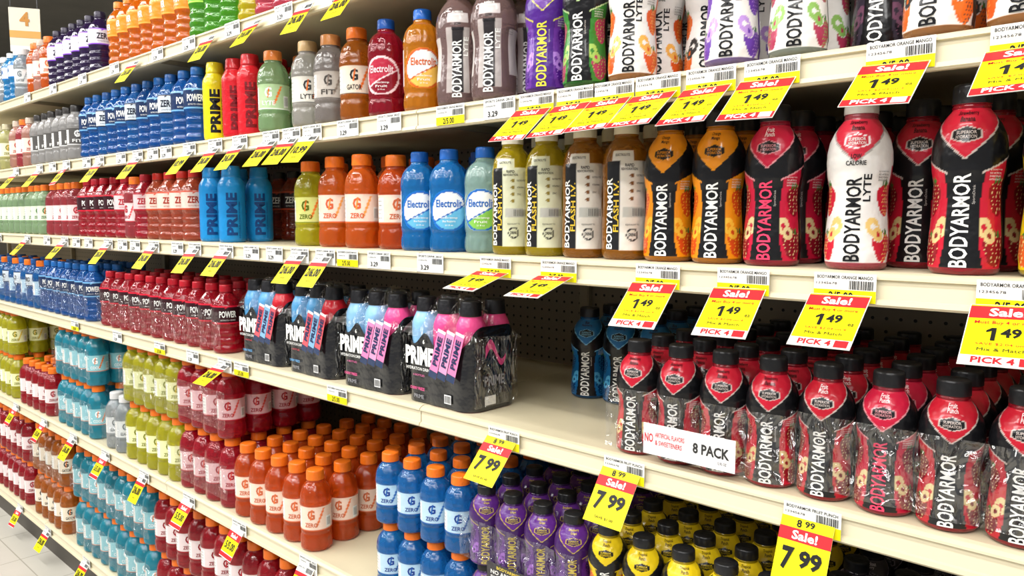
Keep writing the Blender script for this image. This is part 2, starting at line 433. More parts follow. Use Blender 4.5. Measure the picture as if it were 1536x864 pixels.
power('p_peach', '#ca5a3a', '#e4cec2', '#a03020', '#c64424', '#be2418', word='ZERO')
power('p_orange', '#ee7c0e', '#ea8c24', '#fff4e8', '#f0a84c', '#e67e12')
power('p_grape', '#3a2456', '#d8d4e0', '#1c1428', '#8a4fd0', '#241a34', word='ZERO')
power('p_green', '#5cb82a', '#64c036', WHITE, '#bce062', '#3a9018')
power('p_pink', '#e0546c', '#e4a4ac', WHITE, '#d62e4c', '#d62e4c')
power('p_cyan', '#349cdc', '#d6e2ea', '#1060b0', '#1060b0', '#dce4e6', word='AQUA')
power('p_yellow', '#e6d01c', '#ecde48', '#3a3a10', '#ece496', '#dabc16')
# oval-label electrolyte type
def elec(key, liq, cap, label='#eceeee', lc='#1660b4', sw='#66b6dc', word='Electrolit'):
    def paint(c, th, z):
        t = fold(th)
        pm(c, z > -1, liq, .1)
        e = ((t) / 1.0) ** 2 + ((z - .40) / .19) ** 2
        pm(c, (e < 1) & (z > .21), label, .28)
        pm(c, (e < 1) & (z < .36 + .10 * t) & (z > .21), sw, .28)
        pm(c, (e < 1) & (np.abs(z - .37 - .10 * t) < .008) & (z > .21), lc, .28)
        pm(c, (np.abs(e - 1) < .12) & (z > .21), lc, .28)
        pm(c, (np.abs(t) > 1.3) & (z > .24) & (z < .6), label, .28)
    tx = [dict(s=word, z=.47, w=.054, h=.015, col=lc, off=.02, th=(0, pi)),
          dict(s='hydration beverage', z=.33, w=.034, h=.005, col=WHITE, off=.01, th=(0, pi)),
          dict(s='Blue Raspberry' if 'blue' in key else 'Fruit', z=.295, w=.026, h=.005, col=WHITE, off=.01, th=(0, pi)),
          dict(s='21 fl oz', z=.26, w=.016, h=.003, col=WHITE, off=.01, th=(0, pi))]
    ME[key] = bottle('electrolyte_bottle_' + key, P_ELE, .20, .040, paint, cap, tx, nseg=84, nz=84, body_ribs=[(.64, .84, 16, .03), (.02, .14, 16, .03)])
elec('e_blue', '#2088d6', '#185cae')
elec('e_coco', '#accfc4', '#185cae', sw='#84c052')
elec('e_red', '#ac132c', '#1a52a4', label='#b42640', lc='#ecd4d8', sw='#840a22')
elec('e_orange', '#e6901a', '#1b62bc', sw='#ecba54', lc='#c85a1c')
# straight cylinder type
def prime(key, col, tcol, cap, R=.034, H=.207, word='PRIME'):
    def paint(c, th, z):
        pm(c, z > -1, col, .25)
    tx = [dict(s=word, z=.37, w=.115, h=.027, v=True, col=tcol, off=.04, th=(-1.05, 1.05, pi)),
          dict(s='HYDRATION DRINK', z=.30, w=.10, h=.004, v=True, col=tcol, th=(-.5, 1.6, pi + .55))] if tcol else []
    ME[key] = bottle('hydration_drink_bottle_' + key, P_PRI, H, R, paint, cap, tx, nseg=64, nz=60)
prime('pr_yellow', '#e6d61a', BLACK, '#e6d61a')
prime('pr_red', '#ca1c28', '#78101a', '#ba1520')
prime('pr_blue', '#1c86c8', '#0b3f78', '#187ebc')
prime('pr_pk_lb', '#8cc0e8', None, '#16161a', R=.031)
prime('pr_pk_pink', '#e84c8e', None, '#16161a', R=.031)
prime('pr_pk_red', '#c01e2c', None, '#16161a', R=.031)
prime('pr_pk_blue', '#569ed2', None, '#16161a', R=.031)

# ------------------------------------------------------------------ object helpers
def add(name, me, loc=(0, 0, 0), rot=(0, 0, 0), parent=None, scale=None):
    o = bpy.data.objects.new(name, me); sc.collection.objects.link(o)
    o.location = loc; o.rotation_euler = rot
    if scale: o.scale = scale
    if parent: o.parent = parent
    return o
def empty(name, loc=(0, 0, 0)):
    o = bpy.data.objects.new(name, None); sc.collection.objects.link(o); o.location = loc
    o.empty_display_size = .05
    return o
def box_me(name, x0, x1, y0, y1, z0, z1, mat, bevel=0):
    bm = bmesh.new(); bmesh.ops.create_cube(bm, size=1)
    for v in bm.verts:
        v.co = (x0 + (v.co.x + .5) * (x1 - x0), y0 + (v.co.y + .5) * (y1 - y0), z0 + (v.co.z + .5) * (z1 - z0))
    if bevel: bmesh.ops.bevel(bm, geom=bm.edges[:], offset=bevel, segments=2, affect='EDGES')
    me = bpy.data.meshes.new(name); bm.to_mesh(me); bm.free(); me.materials.append(mat)
    return me
# clear film sheet in front of / around a pack
def wrap_me(x0, x1, z0, z1, y, amp=.004, per=.0748):
    bm = bmesh.new(); nx, nz = int((x1 - x0) / .005), 18; g = []
    for i in range(nx + 1):
        x = x0 + (x1 - x0) * i / nx; row = []
        for j in range(nz + 1):
            z = z0 + (z1 - z0) * j / nz
            yy = y + amp * (.5 - .5 * math.cos((x - x0) * 2 * pi / per)) * -1 + .0012 * math.sin(70 * x + 160 * z) + .0006 * math.sin(300 * x - 90 * z)
            row.append(bm.verts.new((x, yy, z)))
        g.append(row)
    for i in range(nx):
        for j in range(nz): bm.faces.new((g[i][j], g[i+1][j], g[i+1][j+1], g[i][j+1])).smooth = True
    me = bpy.data.meshes.new('wrap'); bm.to_mesh(me); bm.free(); me.materials.append(M_CLEAR); return me

ZS = [1.947, 1.663, 1.3835, 1.072, .628, .155]   # shelf top heights, top to bottom
def group(name, keys, xs, s, y0=1.045, rows=3, py=.083, face=0, layers=1, sxy=1, sz=1, H=.2, jit=8, film=None):
    z = ZS[s]
    par = empty(name, (sum(xs) / len(xs), y0, z))
    n = 0
    for i, x in enumerate(xs):
        k = keys[i % len(keys)]
        for r in range(rows):
            if y0 + r * py > 1.505: break
            for l in range(layers):
                n += 1
                add('bottle_%d' % n, ME[k], (x - par.location.x + random.uniform(-.0014, .0014), r * py + random.uniform(-.0014, .0014), .0005 + l * (H * sz + .001)),
                    (0, 0, math.radians(face + random.uniform(-jit, jit))), par, (sxy, sxy, sz))
    if film:
        pt = (xs[-1] - xs[0]) / max(1, len(xs) - 1) or .08
        for q, (a, b) in enumerate(film):
            add('shrink_wrap_%d' % q, wrap_me(xs[0] - par.location.x - .04, xs[-1] - par.location.x + .04, a, b, -.0415, .0035, pt), parent=par)
    return par
def cols(x0, x1, pitch):
    n = min(max(1, int(round((x1 - x0) / pitch)) + 1), int((x1 - x0) / pitch + 1.001)) or 1
    return [x0 + i * pitch for i in range(n)]

# ------------------------------------------------------------------ gondola
prof = [(1.540, 0), (1.008, 0), (1.001, -.002), (.996, -.006), (.9955, -.009), (1.000, -.0105), (1.000, -.033), (.9955, -.0345), (.994, -.040), (.997, -.043), (1.006, -.043), (1.007, -.018), (1.540, -.018)]
def shelf_me(x0, x1):
    v = [(x0, y, z) for y, z in prof] + [(x1, y, z) for y, z in prof]
    n = len(prof)
    f = [(i, (i + 1) % n, n + (i + 1) % n, n + i) for i in range(n)] + [tuple(range(n))[::-1], tuple(range(n, 2 * n))]
    me = bpy.data.meshes.new('shelf'); me.from_pydata(v, [], f); me.materials.append(M_SHELF); me.materials.append(M_CHAN)
    me.polygons[5].material_index = 1
    me.update(); return me
seams = [-1.155 + 1.219 * k for k in range(-4, 3)]
sh = [empty('gondola_shelf', (0, 0, z)) for z in ZS]
for i in range(len(seams) - 1):
    x0, x1 = seams[i] + .0012, seams[i + 1] - .0012
    me = shelf_me(x0, x1)
    for s, z in enumerate(ZS):
        add('shelf_panel_%d' % i, me, (0, 0, 0), parent=sh[s])
back = empty('gondola_back_panel', (0, 1.567, 0))
for i in range(len(seams) - 1):
    x0, x1 = seams[i] + .0012, seams[i + 1] - .0012
    add('pegboard_%d' % i, box_me('bp', x0, x1, -.005, .005, .0, 2.12, M_PEG), parent=back)
for i, x in enumerate(seams):
    add('upright_%d' % i, box_me('upright', x - .014, x + .014, -.024, -.0055, 0, 2.14, M_UPR, .002), parent=back)
    for s, z in enumerate(ZS[:-1]):
        for d in (-.006, .006):
            v = [(x + d, 1.54, -.0185), (x + d, 1.03, -.0185), (x + d, 1.03, -.030), (x + d, 1.40, -.034), (x + d, 1.54, -.040)]
            v2 = [(a + .002, b, c) for a, b, c in v]
            me = bpy.data.meshes.new('bracket')
            me.from_pydata(v + v2, [], [(0, 1, 2, 3, 4), (9, 8, 7, 6, 5)] + [(k, (k + 1) % 5, 5 + (k + 1) % 5, 5 + k) for k in range(5)])
            me.materials.append(M_UPR); add('bracket_%d' % i, me, parent=sh[s])
add('gondola_kick_plate', box_me('kick', seams[0], seams[-1], 1.03, 1.05, 0, .110, M_KICK))

# ------------------------------------------------------------------ room
add('floor', box_me('floor', -20, 4, -4, 9, -.05, 0, M_FLOOR))
add('ceiling', box_me('ceiling', -20, 4, -4, 9, 4.2, 4.3, M_CEIL))
add('wall_left', box_me('wl', -20.1, -20, -4, 9, 0, 4.2, M_WALL))
add('wall_back', box_me('wb', -20, 4, 9, 9.1, 0, 4.2, M_WALL))
def tube(x, y):
    e = empty('ceiling_light_fixture', (x, y, 4.08))
    add('housing', box_me('h', -1.2, 1.2, -.12, .12, .03, .118, M_CEIL, .005), parent=e)
    for d in (-.055, .055):
        bm = bmesh.new(); bmesh.ops.create_cone(bm, segments=12, radius1=.02, radius2=.02, depth=2.3, cap_ends=True)
        me = bpy.data.meshes.new('tube'); bm.to_mesh(me); bm.free(); me.materials.append(M_LAMP)
        add('tube', me, (0, d, 0), (0, pi / 2, 0), e)
for x in (-17, -14, -11, -8, -5, -2):
    for y in (-.6, 2.6, 5.2):
        tube(x, y)

# aisle sign
sg = empty('aisle_sign', (-4.55, 1.30, 2.30))
mb = MB()
mb.quad(-.070, .070, 0, .22, 0, '#e6e0cc'); mb.quad(-.070, .070, .07, .105, -.001, '#e0a85a'); mb.quad(-.070, .070, 0, .03, -.001, '#f0eee4')
mb.text('4', 0, .165, .045, .07, -.002, '#c88a3c', .03)
mb.quad(-.070, .070, 0, .22, .01, '#e6e0cc')
add('sign_board', mb.build('sign', M_PAPER, False), (0, 0, 0), (0, 0, math.radians(60)), sg)
for d in (-.06, .06):
    add('rod', box_me('r', -.002, .002, -.002, .002, .22, 1.895, M_ROD), (d * .5, d * .87, 0), parent=sg)

# ------------------------------------------------------------------ products
P = .0825
# S0 (top)
group('aqua_sports_drink_bottles', ['p_cyan', 'p_cyan', 'g_clear'], cols(-4.35, -3.62, P), 0, rows=3, face=50)
group('peach_sports_drink_bottles', ['g_orange2', 'g_blush'], cols(-3.53, -3.36, P), 0, rows=3, face=60)
group('grape_sports_drink_bottles', ['p_grape'], cols(-3.27, -2.78, P), 0, rows=3, face=20)
group('orange_sports_drink_bottles', ['p_orange'], cols(-2.69, -2.19, P), 0, rows=3, face=50)
group('green_sports_drink_bottles', ['p_green'], cols(-2.105, -1.93, P), 0, rows=3, face=50)
group('yellow_sports_drink_bottles', ['p_yellow'], [-1.84], 0, rows=3, face=50)
group('pink_sports_drink_bottles', ['p_pink'], cols(-1.755, -1.2, P), 0, rows=3, face=50)
# S1
group('pale_yellow_sports_drink_bottles', ['g_paleyellow'], cols(-4.3, -3.9, P), 1, rows=2, face=60)
group('blush_sports_drink_bottles', ['g_blush', 'g_pink'], cols(-3.81, -3.6, P), 1, rows=2, face=60)
group('clear_fitness_drink_bottles', ['g_fit'], cols(-3.53, -3.07, P), 1, rows=3, face=62)
group('blue_sports_drink_bottles', ['p_blue', 'p_blue', 'p_bluezero'], cols(-2.985, -2.15, P), 1, rows=4, face=-10, H=.205, sz=1.04)
group('yellow_hydration_drink_bottles', ['pr_yellow'], [-2.055], 1, rows=3, face=0, sz=1.02)
group('red_hydration_drink_bottles', ['pr_red'], [-1.945, -1.865], 1, rows=3, face=0, jit=3)
group('green_electrolyte_drink_bottles', ['g_lyte_green'], [-1.755], 1, rows=3, face=45)
group('clear_electrolyte_drink_bottles', ['g_rapid', 'g_grey'], [-1.60, -1.505], 1, rows=3, face=50, jit=14)
group('amber_sports_drink_bottles', ['g_amber'], [-1.41], 1, rows=3, face=35)
group('red_electrolyte_bottles', ['e_red'], [-1.305], 1, rows=3, face=40)
group('orange_electrolyte_bottles', ['e_orange'], [-1.19], 1, rows=3, face=45)
group('clear_light_sports_drink_bottles', ['lyte_clear'], [-1.09, -.995], 1, y0=1.05, rows=3, py=.092, face=38, H=.23)
group('purple_sports_drink_bottles', ['purple'], [-.865], 1, rows=3, face=30)
group('green_sports_drink_bottles', ['greenblack'], [-.782], 1, rows=3, face=25)
group('orange_light_sports_drink_bottles', ['lyte_orange'], [-.69], 1, rows=4, face=25)
group('orange_light_sports_drink_bottles', ['lyte_orange2'], [-.607], 1, y0=1.14, rows=3, face=20)
group('purple_light_sports_drink_bottles', ['lyte_purple'], [-.52], 1, rows=4, face=12)
group('green_light_sports_drink_bottles', ['lyte_green'], [-.425], 1, rows=4, face=10)
group('dark_berry_sports_drink_bottles', ['blackout'], [-.34], 1, y0=1.12, rows=3, face=10)
group('orange_light_sports_drink_bottles', ['lyte_orange2', 'lyte_orange', 'lyte_orange'], [-.255, -.165, -.08], 1, rows=3, face=5)
# S2
group('pale_green_sports_drink_bottles', ['g_palegreen'], cols(-4.32, -3.47, P), 2, rows=2, face=62)
group('pink_sports_drink_bottles', ['g_pink'], cols(-3.39, -3.14, P), 2, rows=2, face=62)
group('dark_red_sports_drink_bottles', ['p_red'], cols(-3.04, -2.79, P), 2, rows=3, face=0, H=.205)
group('red_sports_drink_bottles', ['p_redlite', 'g_pink'], cols(-2.70, -2.53, P), 2, rows=3, face=0)
group('peach_sports_drink_bottles', ['p_peach'], cols(-2.445, -2.19, P), 2, rows=2, face=-5)
group('blue_hydration_drink_bottles', ['pr_blue'], [-2.095, -1.985], 2, rows=2, face=0, jit=2, sxy=1.05)
group('brown_sports_drink_bottles', ['p_brown'], cols(-2.2, -1.7, P), 2, y0=1.27, rows=3, face=-5)
group('lemon_sports_drink_bottles', ['g_lemon'], [-1.60], 2, rows=3, face=30)
group('orange_sports_drink_bottles', ['g_orange2'], [-1.50, -1.40], 2, rows=4, face=35, sz=1.03)
group('orange_sports_drink_bottles', ['g_orange'], [-1.30], 2, y0=1.06, rows=3, face=60)
group('blue_electrolyte_bottles', ['e_blue'], [-1.205, -1.115], 2, rows=4, face=42)
group('clear_electrolyte_bottles', ['e_coco'], [-1.03], 2, y0=1.06, rows=4, face=38)
group('yellow_rehydration_drink_bottles', ['flash_yellow'], [-.947, -.867], 2, rows=4, face=22, jit=4)
group('amber_rehydration_drink_bottles', ['flash_amber'], [-.782, -.699], 2, rows=4, face=22, jit=4)
group('orange_armored_sports_drink_bottles', ['mango'], [-.617, -.535], 2, rows=4, face=14, jit=4)
group('fruit_punch_sports_drink_bottles', ['fruitpunch'], [-.452], 2, rows=4, face=12, jit=4)
group('light_pink_sports_drink_bottles', ['lyte_pink'], [-.337], 2, rows=1, face=14, jit=3)
group('strawberry_sports_drink_bottles', ['strawberry'], [-.369, -.287], 2, y0=1.130, rows=4, face=8, jit=4)
group('strawberry_sports_drink_bottles', ['strawberry'], [-.214], 2, y0=1.04, rows=1, face=5, jit=3)
group('strawberry_sports_drink_bottles', ['strawberry'], [-.204], 2, y0=1.130, rows=3, face=5, jit=3)
group('tropical_punch_sports_drink_bottles', ['tropical'], [-.122, -.04], 2, rows=4, face=0)
# S3
group('aqua_sports_drink_bottles', ['p_bluezero', 'g_blue'], cols(-4.35, -3.6, P), 3, rows=2, face=60, film=[(.03, .13)])
group('blue_sports_drink_bottles', ['p_blue'], cols(-3.52, -2.95, P), 3, rows=3, face=0, film=[(.02, .13)])
group('red_sports_drink_bottles', ['p_red'], cols(-2.86, -2.02, P), 3, rows=3, face=0, sz=.93, film=[(.015, .12)])
group('blue_raspberry_sports_drink_bottles', ['blue'], [-.955, -.875, -.795], 3, y0=1.3, rows=3, face=20, sz=.86, py=.08)
group('strawberry_sports_drink_bottles', ['strawberry'], [-.668 + .0748 * i for i in range(4)], 3, y0=1.043, rows=6, py=.0755, face=12, sxy=.925, sz=.825, jit=6)
group('fruit_punch_sports_drink_bottles', ['fruitpunchw', 'fruitpunch', 'fruitpunchw', 'fruitpunchw'], [-.366 + .0748 * i for i in range(5)], 3, y0=1.043, rows=6, py=.0755, face=8, sxy=.925, sz=.825, jit=6)
# S4
group('yellow_sports_drink_bottles', ['g_yellow'], cols(-4.5, -3.95, P), 4, rows=3, face=62, layers=2)
group('red_sports_drink_bottles', ['g_red2'], cols(-3.86, -3.45, P), 4, rows=2, face=62, layers=1)
group('teal_sports_drink_bottles', ['g_teal'], cols(-3.37, -2.96, P), 4, rows=4, face=60, layers=2, film=[(.03, .14), (.23, .34)])
group('clear_sports_drink_bottles', ['g_clear'], cols(-2.87, -2.78, P), 4, rows=3, face=60, layers=1, film=[(.02, .16)])
group('yellow_sports_drink_bottles', ['g_yellow'], cols(-2.69, -2.36, P), 4, rows=4, face=58, layers=2, film=[(.23, .34)])
group('red_sports_drink_bottles', ['g_red'], cols(-2.275, -2.02, P), 4, rows=4, face=55, layers=2, film=[(.03, .13), (.23, .34)])
group('orange_sports_drink_bottles', ['g_orange'], [-1.935 + .0815 * i for i in range(5)], 4, y0=1.043, rows=6, py=.0825, face=40, jit=12)
group('blue_sports_drink_bottles', ['g_blue'], [-1.302 + .0735 * i for i in range(4)], 4, y0=1.038, rows=6, py=.0735, face=42, layers=2, sxy=.86, sz=.77, jit=10)
BA4 = dict(y0=1.038, rows=6, py=.0715, layers=2, sxy=.88, sz=.69, H=BH, jit=8)
group('grape_sports_drink_bottles', ['grape'], [-1.007 + .0712 * i for i in range(4)], 4, face=35, **BA4)
group('tropical_punch_sports_drink_bottles', ['tropical'], [-.72 + .0712 * i for i in range(5)], 4, face=30, **BA4)
group('blackout_berry_sports_drink_bottles', ['blackout'], [-.362 + .0712 * i for i in range(5)], 4, face=20, **BA4)
# S5
group('red_sports_drink_bottles', ['g_red2'], cols(-4.55, -3.83, P), 5, rows=2, face=62, layers=2)
group('amber_sports_drink_bottles', ['g_amber'], cols(-3.74, -3.33, P), 5, rows=3, face=62, layers=2, film=[(.23, .34)])
group('teal_sports_drink_bottles', ['g_teal'], cols(-3.24, -2.58, P), 5, rows=4, face=60, layers=2, film=[(.03, .14), (.23, .34)])
group('red_sports_drink_bottles', ['g_red2'], cols(-2.49, -1.4, P), 5, rows=4, face=58, layers=2)

# ------------------------------------------------------------------ multipacks with printed sleeve
def sleeve_me(ca, cb):
    mb = MB()
    hw, hd, r = .1010, .0680, .0345
    cx, cy = hw - r, hd - r
    out = []
    def arc(x, y, a0, a1, n=10):
        for k in range(n):
            a = a0 + (a1 - a0) * k / n
            out.append((x + r * math.cos(a), y + r * math.sin(a)))
    def seg(x0, y0, x1, y1, n):
        for k in range(n): out.append((x0 + (x1 - x0) * k / n, y0 + (y1 - y0) * k / n))
    seg(-cx, -hd, cx, -hd, 36); arc(cx, -cy, -pi / 2, 0); seg(hw, -cy, hw, cy, 18); arc(cx, cy, 0, pi / 2)
    seg(cx, hd, -cx, hd, 36); arc(-cx, cy, pi / 2, pi); seg(-hw, cy, -hw, -cy, 18); arc(-cx, -cy, pi, 3 * pi / 2)
    n = len(out); NZ = 48
    V = []; C = []
    for k in range(NZ + 1):
        zf = k / NZ
        for i, (x, y) in enumerate(out):
            edge = min(1, max(0, (abs(x) - .090) / .011))
            top = .134 + .012 * math.cos((x + .033) * 2 * pi / .0667)
            top = top * (1 - edge) + .168 * edge
            z = .002 + zf * (top - .002)
            bulge = .0018 * (1 - math.cos((x + .0333) * 2 * pi / .0667)) * .5 if abs(x) < cx else .0018
            bulge -= .0012
            yy = y + (bulge if y > 0 else -bulge)
            lean = 1 - .05 * max(0, (z - .150) / .040) ** 1.5
            V.append((x * lean, yy * lean, z))
            C.append((*L(BLACK), .2))
    F = []
    for k in range(NZ):
        for i in range(n):
            j = (i + 1) % n
            F.append((k * n + i, k * n + j, (k + 1) * n + j, (k + 1) * n + i))
    mb.add(V, F, C)
    y = -hd - .0025
    mb.text('PRIME', -.048, .098, .088, .038, y, WHITE, .05)
    mb.text('HYDRATION DRINK', -.050, .071, .080, .0065, y, WHITE, .01)
    mb.text('6 BOTTLES', -.050, .058, .035, .004, y, ca)
    mb.text('CHERRY FREEZE', -.055, .030, .045, .006, y, cb, .02)
    mb.text('PRIME', -.050, .014, .030, .008, y, '#9a9aa0')
    mb.text('6', -.034, .128, .006, .009, y, WHITE, .03)
    mb.quad(.028, .048, .012, .030, y, '#e8e8e8')
    for q in range(7): mb.quad(.030 + q * .0025, .0312 + q * .0025, .014, .028, y - .0004, BLACK)
    v, f = text_geo('PRIME', .04)
    p = np.stack([np.full(len(v), hw + .0015), (v[:, 0] - .5) * .055 - .004, .060 + (v[:, 1] - .5) * .020], 1)
    mb.add(p, f, (*L('#8a8a90'), .4))
    S = []; Fq = []
    for q in range(13):
        yy = -.028 + .056 * q / 12; zc = .105 + .018 * math.sin(q * .5)
        S += [(hw + .0012, yy, zc), (hw + .0012, yy, zc + .022 - .001 * q)]
        if q: Fq.append((2 * q - 2, 2 * q, 2 * q + 1, 2 * q - 1))
    mb.add(S, Fq, (*L(cb), .25))
    mb.add([(hw + .001, -.03, .012), (hw + .001, .0, .012), (hw + .001, .0, .03), (hw + .001, -.03, .03)], [(0, 1, 2, 3)], (*L(WHITE), .4))
    return mb.build('pack_sleeve', M_FILM)
def sticks_me(ca, cb):
    mb = MB()
    for i in range(3):
        x = -.026 + i * .026
        z0 = -.055 + .006 * i; z1 = .045 + .006 * i
        mb.quad(x - .0118, x + .0118, z0, z1, -.0005 * i, ca if i % 2 == 0 else cb, .25)
        mb.quad(x - .0118, x + .0118, z1 - .006, z1, -.0005 * i - .0003, WHITE, .25)
        mb.quad(x - .0118, x + .0118, z0, z0 + .014, -.0005 * i - .0003, '#2a3a5c', .25)
        v, f = text_geo('PRIME', .04)
        p = np.stack([x - (v[:, 1] - .5) * .014, np.full(len(v), -.0005 * i - .0008), (z0 + z1) / 2 + .006 + (v[:, 0] - .5) * .06], 1)
        mb.add(p, f, (*L('#1c2c58'), .3))
    return mb.build('stick_packets', M_FILM, False)
def film_me():
    bm = bmesh.new(); nx, ny = 30, 20
    g = [[None] * (ny + 1) for _ in range(nx + 1)]
    for i in range(nx + 1):
        for j in range(ny + 1):
            u = i / nx * 2 - 1; v = j / ny * 2 - 1
            e = max(abs(u), abs(v)) ** 3
            z = .224 - .085 * e + .004 * math.sin(9 * u + 3 * v)
            k = .78 + .24 * e
            g[i][j] = bm.verts.new((u * .1030 * k, v * .0700 * k, z))
    for i in range(nx):
        for j in range(ny): bm.faces.new((g[i][j], g[i+1][j], g[i+1][j+1], g[i][j+1])).smooth = True
    pr = []
    for a in range(15):
        row = []
        for b in range(15):
            yy = -.060 + .12 * a / 14; zz = .01 + .135 * b / 14
            row.append(bm.verts.new((.1045 + .0012 * math.sin(a * 1.3 + b * .9), yy, zz)))
        pr.append(row)
    for a in range(14):
        for b in range(14): bm.faces.new((pr[a][b], pr[a+1][b], pr[a+1][b+1], pr[a][b+1])).smooth = True
    me = bpy.data.meshes.new('film'); bm.to_mesh(me); bm.free(); me.materials.append(M_CLEAR)
    return me
FM = film_me()
sl_a = sleeve_me('#e04050', '#5ba4dc'); sl_b = sleeve_me('#f06aa8', '#ee4f93')
st_a = sticks_me('#e05a64', '#86b8e0'); st_b = sticks_me('#ee84b8', '#ea9cc6')
for i, x in enumerate((-1.808, -1.582, -1.352, -1.124)):
    e = empty('hydration_drink_multipack', (x, 1.082, ZS[3])); e.rotation_euler.z = math.radians((1.5, -1, 1, -1.5)[i])
    ks = ('pr_pk_blue', 'pr_pk_blue', 'pr_pk_red') if i < 2 else ('pr_pk_lb', 'pr_pk_lb', 'pr_pk_pink')
    if i == 3: ks = ('pr_pk_lb', 'pr_pk_pink', 'pr_pk_pink')
    for a in range(3):
        for b in range(2):
            add('bottle_%d' % (a * 2 + b + 1), ME[ks[a]], (-.0665 + a * .0665, -.0333 + b * .0666, .001), (0, 0, 0), e, (1, 1, 1.04))
    add('sleeve', sl_a if i < 2 else sl_b, parent=e)
    add('stick_packets', st_a if i < 2 else st_b, (.040, -.0755, .108), (math.radians(-4), math.radians(14), 0), e)
    add('film', FM, parent=e)

w = empty('multipack_shrink_wrap', (-.556, 1.0, ZS[3]))
add('film', wrap_me(-.146, .150, .012, .11, .0), parent=w)
mb = MB()
mb.quad(-.070, .082, .016, .064, -.0065, '#f0eeee', .3)
mb.text('NO', -.060, .042, .015, .014, -.007, RED, .02)
mb.text('ARTIFICIAL FLAVORS', -.024, .048, .050, .0075, -.007, RED, .01)
mb.text('& SWEETENERS', -.026, .036, .046, .0075, -.007, RED, .01)
mb.text('8 PACK', .044, .041, .058, .016, -.007, BLACK, .03)
mb.text('12 FL OZ', .062, .026, .014, .004, -.007, BLACK, .01)
add('printed_band', mb.build('band', M_FILM, False), (0, 0, 0), parent=w)
w = empty('multipack_shrink_wrap', (-.22, 1.0, ZS[3]))
add('film', wrap_me(-.18, .12, .02, .12, .0), parent=w)
w = empty('multipack_shrink_wrap', (-.9, 0.995, ZS[4] + .15))
add('film', wrap_me(-.14, .14, .02, .10, .0, per=.0712), parent=w)
mb = MB(); mb.quad(-.06, .05, .0, .034, -.006, '#1a1420', .3)
mb.text('BODYARMOR', -.005, .027, .06, .006, -.0065, '#e2c93c', .02); mb.text('NO ARTIFICIAL', -.005, .017, .09, .008, -.0065, WHITE, .02)
mb.text('SWEETENERS OR DYES', -.005, .007, .09, .006, -.0065, WHITE, .02)
add('printed_band', mb.build('band', M_FILM, False), (0, 0, 0), parent=w)

# ------------------------------------------------------------------ price tags
def barcode(mb, x0, x1, z0, z1, y):
    x = x0; rnd = random.Random(3)
    while x < x1:
        wd = rnd.choice((.0006, .001, .0014)); mb.quad(x, x + wd, z0, z1, y, '#222222'); x += wd + rnd.choice((.0007, .0012))
def one(mb, cx, cz, h, y, t):
    mb.quad(cx - t / 2, cx + t / 2, cz - h / 2, cz + h / 2, y, BLACK)
    mb.add([(cx - t / 2, y, cz + h / 2), (cx - t * 1.7, y, cz + h * .28), (cx - t * 1.7, y, cz + h * .12), (cx - t / 2, y, cz + h * .26)], [(0, 1, 2, 3)], (*L(BLACK), .5))
def tag_149(bottom_red=False):
    mb = MB(); w = .038; Lh = .092
    mb.quad(-w, w, -Lh, 0, 0, '#f0ece4'); mb.quad(-w, w, -Lh, 0, .0006, '#e4e2da')
    mb.quad(-w + .001, w - .001, -Lh + .014, -.001, -.0003, YEL)
    mb.quad(-w + .001, w - .001, -.022, -.003, -.0006, '#dc242c')
    mb.text('Sale!', 0, -.0125, .036, .013, -.001, WHITE, .03)
    mb.text('Must Buy 4 or more', 0, -.029, .060, .0065, -.001, '#c01020', .005)
    one(mb, -.010, -.046, .019, -.001, .0042)
    mb.text('49', .006, -.0435, .019, .014, -.001, BLACK, .03)
    mb.text('ea', .028, -.052, .007, .0045, -.001, BLACK)
    mb.text('SAVE $2.04 on 4', 0, -.061, .050, .004, -.001, '#c01020')
    mb.text('Mix & Match', 0, -.069, .045, .0045, -.001, BLACK)
    mb.quad(-w + .001, w - .001, -Lh + .001, -Lh + .014, -.0005, '#dc242c' if bottom_red else '#f6f2ea')
    mb.text('PICK 4', -.006, -Lh + .0075, .040, .009, -.001, WHITE if bottom_red else '#dc242c', .03)
    mb.quad(.018, .034, -Lh + .002, -Lh + .013, -.0008, '#dc242c' if not bottom_red else '#f6f2ea')
    return mb.build('tag149', M_PAPER, False)
def tag_799():
    mb = MB(); w = .035; Lh = .090
    mb.quad(-w, w, -Lh, 0, 0, YEL); mb.quad(-w, w, -Lh, 0, .0006, '#e4e2da')
    mb.text('8', -.010, -.007, .0065, .010, -.001, BLACK, .02); mb.text('99', .004, -.006, .013, .008, -.001, BLACK, .02)
    mb.quad(-w, w, -.031, -.014, -.0005, '#dc242c'); mb.text('Sale!', 0, -.0225, .034, .012, -.001, WHITE, .03)
    mb.text('7', -.018, -.054, .016, .030, -.001, BLACK, .04); mb.text('99', .012, -.051, .030, .023, -.001, BLACK, .04)
    mb.text('SAVE $1.00', 0, -.080, .034, .0045, -.001, '#333300', .01)
    return mb.build('tag799', M_PAPER, False)
def tag_y(price, red=True, Lh=.084, w=.033):
    mb = MB()
    mb.quad(-w, w, -Lh, 0, 0, YEL); mb.quad(-w, w, -Lh, 0, .0006, '#e4e2da')
    mb.quad(-w, w, -.018, 0, -.0004, '#ecece8'); barcode(mb, .004, w - .003, -.014, -.003, -.0008)
    mb.text('DRINK 28OZ', -.015, -.006, .028, .004, -.0008, BLACK)
    mb.text(price, 0, -.045, .052, .024, -.001, BLACK, .03)
    mb.text('SAVE', 0, -.068, .02, .005, -.001, '#333300')
    if red: mb.quad(-w, w, -.028, -.018, -.0005, '#dc242c')
    return mb.build('tagy', M_PAPER, False)
